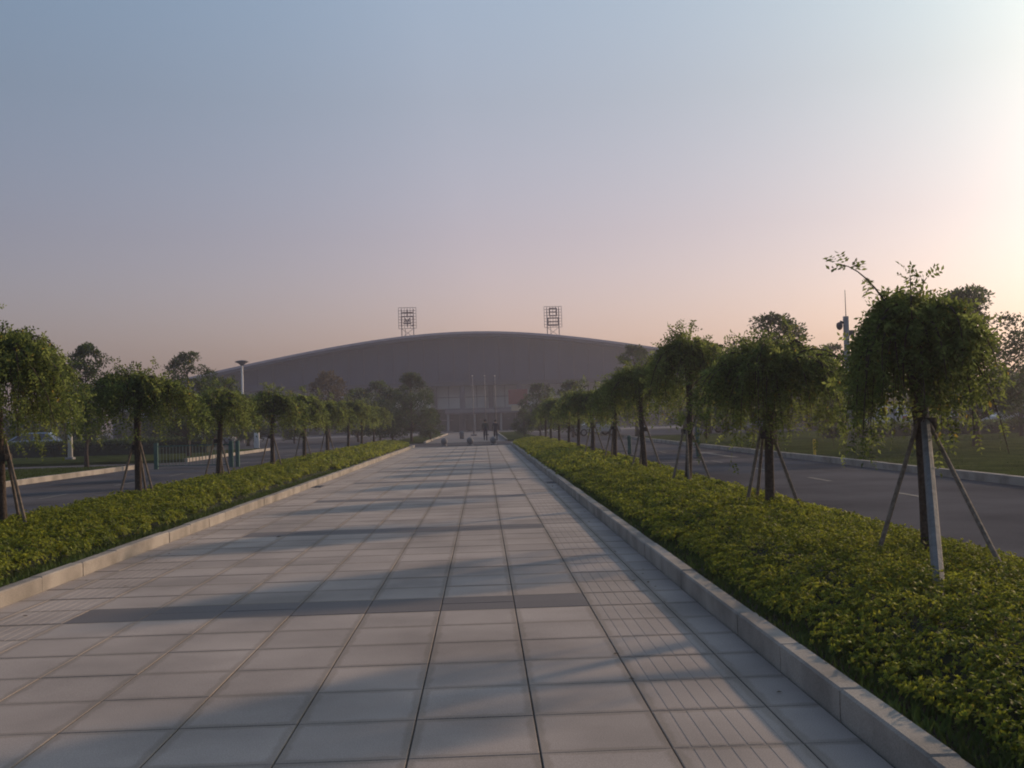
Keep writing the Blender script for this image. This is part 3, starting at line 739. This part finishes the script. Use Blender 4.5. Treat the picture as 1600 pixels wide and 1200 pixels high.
# litter of dry leaves
n = 70
P = np.stack([np.where(rng.uniform(0,1,n) < .5, XL+.1+rng.exponential(.25,n), XR-.1-rng.exponential(.3,n)), rng.uniform(4.2, 34, n), np.full(n,.006)], -1)
q = px(431, 841); P = np.concatenate([P, [[q.x, q.y, .01]]])
LL = rng.uniform(.025,.05,n+1); LL[-1] = .09
D = rng.normal(size=(n+1,3)); D[:,2] = .12
o = link('leaf_litter', leaf_mesh('leaf_litter', P, D, np.tile([0,0,1.0],(n+1,1)), LL, LL*.6, 'litter', .2)); tag(o, 'dry fallen leaves scattered along the walkway edges', 'leaves', kind='stuff')

# ------------------------------------------------------------------ cars
def car_meshes():
    d = {}
    prof = [(-2.05,.35),(-2.1,.62),(-2.02,.86),(-1.15,.95),(-.2,1.0),(1.5,1.0),(1.98,.92),(2.08,.6),(2.05,.33)]
    b = bmesh.new()
    def loft(prof, w0, w1, zc):
        rings = []
        for (y, k) in ((-1, .93), (-.9, 1.0), (.9, 1.0), (1, .93)):
            rings.append([b.verts.new((x*(1 if k == 1 else .985), y*w0/2, z if k == 1 else zc+(z-zc)*k)) for x, z in prof])
        for r0, r1 in zip(rings, rings[1:]):
            for i in range(len(prof)): b.faces.new((r0[i], r0[(i+1) % len(prof)], r1[(i+1) % len(prof)], r1[i]))
        b.faces.new(rings[0][::-1]); b.faces.new(rings[-1])
    loft(prof, 1.72, 1.72, .65); bmesh.ops.recalc_face_normals(b, faces=b.faces)
    me = bpy.data.meshes.new('car_body'); b.to_mesh(me); b.free(); d['body'] = me
    # cabin: lower outline wide, roof narrower
    lo = [(-1.2,-.80),(-1.2,.80),(1.72,.80),(1.72,-.80)]; up = [(-.42,-.62),(-.42,.62),(1.25,.62),(1.25,-.62)]
    m = MB(); m.add([(x,y,.94) for x,y in lo] + [(x,y,1.42) for x,y in up] , [(0,1,5,4),(1,2,6,5),(2,3,7,6),(3,0,4,7)]); d['glass'] = m.mesh('car_windows', 'glass')
    m = MB(); m.add([(x*1.02,y*1.02,1.40) for x,y in up] + [(x*.95+.02,y*.9,1.485) for x,y in up], [(0,1,5,4),(1,2,6,5),(2,3,7,6),(3,0,4,7),(4,5,6,7),(3,2,1,0)]); d['roof'] = m.mesh('car_roof')
    d['pillars'] = [MB().tube([(a[0],a[1]*1.005,.93),(c[0],c[1]*1.01,1.42)], .045, 6).mesh('pillar') for a, c in zip(lo, up)]
    d['pillars'] += [MB().tube([(.35,.795*s,.95),(.42,.64*s,1.42)], .04, 6).mesh('pillar') for s in (-1, 1)]
    t = MB().tube([(0,-.1,0),(0,.1,0)], .31, 18); d['tyre'] = t.mesh('tyre', 'tyre'); d['rim'] = MB().tube([(0,-.105,0),(0,.105,0)], .19, 12).mesh('rim', 'rimm')
    d['lamp'] = MB().box(-.06,.06,-.17,.17,-.07,.07,.02).mesh('headlight', 'lampw'); d['tail'] = MB().box(-.06,.06,-.15,.15,-.1,.1,.02).mesh('taillight', 'lampr')
    d['bumper'] = MB().box(-.08,.08,-.8,.8,-.1,.1,.03).mesh('bumper', 'darkmetal'); d['plate'] = MB().box(-.01,.01,-.22,.22,-.07,.07).mesh('plate', 'white')
    return d
CM = car_meshes()
def car(loc, rz, paint, label, s=1.0):
    o = empty('parked_car', loc, rz, s); tag(o, label, 'car', 'cars parked among the trees')
    for n, src in [('body', CM['body']), ('roof', CM['roof'])] + [('pillar', q) for q in CM['pillars']]:
        me = src.copy(); me.materials.clear(); me.materials.append(paint); link(n, me, o)
    link('windows', CM['glass'], o)
    for x in (-1.28, 1.3):
        for y in (-.78, .78):
            w = link('wheel', CM['tyre'], o, (x, y, .31)); link('rim', CM['rim'], w)
    for y in (-.6, .6): link('headlight', CM['lamp'], o, (-2.03, y, .70)); link('taillight', CM['tail'], o, (2.0, y, .78))
    link('bumper', CM['bumper'], o, (-2.06,0,.42)); link('bumper', CM['bumper'], o, (2.05,0,.42)); link('plate', CM['plate'], o, (2.14,0,.5))
W_ = car_paint('car_white', (.42,.42,.43)); S_ = car_paint('car_silver', (.32,.33,.36)); Dk = car_paint('car_dark', (.05,.05,.065)); Bl = car_paint('car_blue', (.25,.32,.42))
def at(u, Y): return (px(u, 660, Y).x, Y, -.02)
tag(sheet('parking_lot', 12, 90, 74.2, 124, -.02, 'asphalt'), kind='structure', label='asphalt parking lot beyond the right lawn')
tag(sheet('parking_lot', -90, -14.2, 69.5, 124, -.02, 'asphalt'), kind='structure', label='asphalt parking lot beyond the left hedge')
def on_lawn(u, Y): return (px(u, 660, Y).x, Y, .11)
car(on_lawn(1398, 66), R(-80), W_, 'white car facing away, seen just left of the first right trunk', 1.08)
car(on_lawn(1585, 56), R(12), S_, 'silver car at the right edge behind the low hedge', 1.0)
car(on_lawn(1505, 62), R(20), Dk, 'dark car between trunks on the right, behind the low hedge', 1.0)
car(at(928, 88), R(15), W_, 'white car seen between trunks of the right row', 1.0)
car(at(1150, 84), R(5), S_, 'silver car beneath the second right crown', 1.0)
car(at(48, 76), R(8), Bl, 'pale blue car behind the left hedge below the first crown', 1.1)
car(at(330, 92), R(-6), S_, 'silver car far behind the green barrier', 1.0)

# ------------------------------------------------------------------ people
def person(loc, rz, joints, clothes, label):
    """one continuous skinned body; materials by height"""
    o = empty('person', loc, rz); tag(o, label, 'person', 'two people walking at the far end')
    me = bpy.data.meshes.new('body'); names = list(joints)
    ed = [('hip','waist'),('waist','chest'),('chest','neck'),('neck','chin'),('chin','head'),('chest','ls'),('ls','le'),('le','lw'),('lw','lh'),('chest','rs'),('rs','re'),('re','rw'),('rw','rh'),
          ('hip','lhip'),('lhip','lk'),('lk','la'),('la','lt'),('hip','rhip'),('rhip','rk'),('rk','ra'),('ra','rt')]
    me.from_pydata([joints[n][:3] for n in names], [(names.index(a), names.index(b)) for a, b in ed], [])
    ob = bpy.data.objects.new('tmp_body', me); COL.objects.link(ob)
    md = ob.modifiers.new('skin', 'SKIN'); md.use_smooth_shade = True
    for i, n in enumerate(names):
        sv = me.skin_vertices[0].data[i]; r_ = joints[n][3]; sv.radius = (r_, joints[n][4] if len(joints[n]) > 4 else r_); sv.use_root = (n == 'hip')
    ob.modifiers.new('sub', 'SUBSURF').levels = 2; ob.modifiers['sub'].render_levels = 2
    dg = bpy.context.evaluated_depsgraph_get(); em = bpy.data.meshes.new_from_object(ob.evaluated_get(dg))
    bpy.data.objects.remove(ob)
    em.materials.clear()
    for m_ in clothes: em.materials.append(M[m_])
    em.materials.append(M['skin']); em.materials.append(M['shoe'])
    zs = {'shoe': .09, 'waist': joints['waist'][2]-.03}
    for pl in em.polygons:
        c = pl.center; pl.use_smooth = True
        hand = min((Vector(joints[h][:3])-c).length for h in ('lh','rh')) < .10
        if c.z > joints['neck'][2]-.01 or hand: pl.material_index = 2
        elif c.z < zs['shoe']: pl.material_index = 3
        elif c.z < zs['waist'] and abs(c.x) < .19: pl.material_index = 1
        else: pl.material_index = 0
    link('body', em, o)
    h = joints['head']
    MB().lathe([(.04,-.06),(.098,-.03),(.108,.03),(.09,.09),(.03,.125)], 14, (h[0], h[1]+.012, h[2]+.01)).build('hair', 'hair', o, smooth=True)
def walk_pose(st, H=1.66):
    k = H/1.7
    J = {'hip':(0,0,.93,.15,.11),'waist':(0,0,1.08,.135,.10),'chest':(0,-.01,1.33,.16,.115),'neck':(0,0,1.46,.052),'chin':(0,-.01,1.53,.068,.075),'head':(0,-.01,1.61,.075,.085),
         'ls':(-.17,0,1.40,.062),'le':(-.23,.05*st,1.13,.045),'lw':(-.24,-.07*st,.89,.034),'lh':(-.24,-.09*st,.80,.042,.026),
         'rs':(.17,0,1.40,.062),'re':(.23,-.05*st,1.13,.045),'rw':(.24,.02*st,.89,.034),'rh':(.24,.04*st,.80,.042,.026),
         'lhip':(-.09,0,.86,.10),'lk':(-.10,-.10*st,.49,.068),'la':(-.10,.03*st,.085,.045),'lt':(-.10,-.10+.05*st,.04,.042,.035),
         'rhip':(.09,0,.86,.10),'rk':(.10,.04*st,.49,.068),'ra':(.10,.16*st,.09,.045),'rt':(.10,.04+.1*st,.04,.042,.035)}
    return {n: tuple(c*k for c in v) for n, v in J.items()}
Yp = 79
person((px(758, 660, Yp).x, Yp, -.012), R(180), walk_pose(1.0, 1.62), ['cloth_a','cloth_b'], 'left person of two, dark green top, walking away by the flagpoles')
person((px(774, 660, Yp-1).x, Yp-1, -.012), R(172), walk_pose(-1.0, 1.58), ['cloth_c','cloth_c'], 'right person of two, dark clothes, walking behind the right bollard')

# ------------------------------------------------------------------ haze
hz = MB().box(-420, 420, -40, 420, -1.1, 22.5).build('haze', None) if False else None
me = MB().box(-420, 420, -40, 420, -1.1, 22.5).mesh('haze'); hz = link('haze', me); tag(hz, 'thin mauve evening haze filling the air', 'haze', kind='stuff')
hm = bpy.data.materials.new('haze'); hm.use_nodes = True; nt = hm.node_tree; nt.nodes.clear()
ho = nt.nodes.new('ShaderNodeOutputMaterial'); hv = nt.nodes.new('ShaderNodeVolumePrincipled')
hv.inputs['Color'].default_value = (.82,.81,.96,1); hv.inputs['Density'].default_value = .0012; hv.inputs['Anisotropy'].default_value = .45
nt.links.new(hv.outputs[0], ho.inputs['Volume']); me.materials.append(hm)
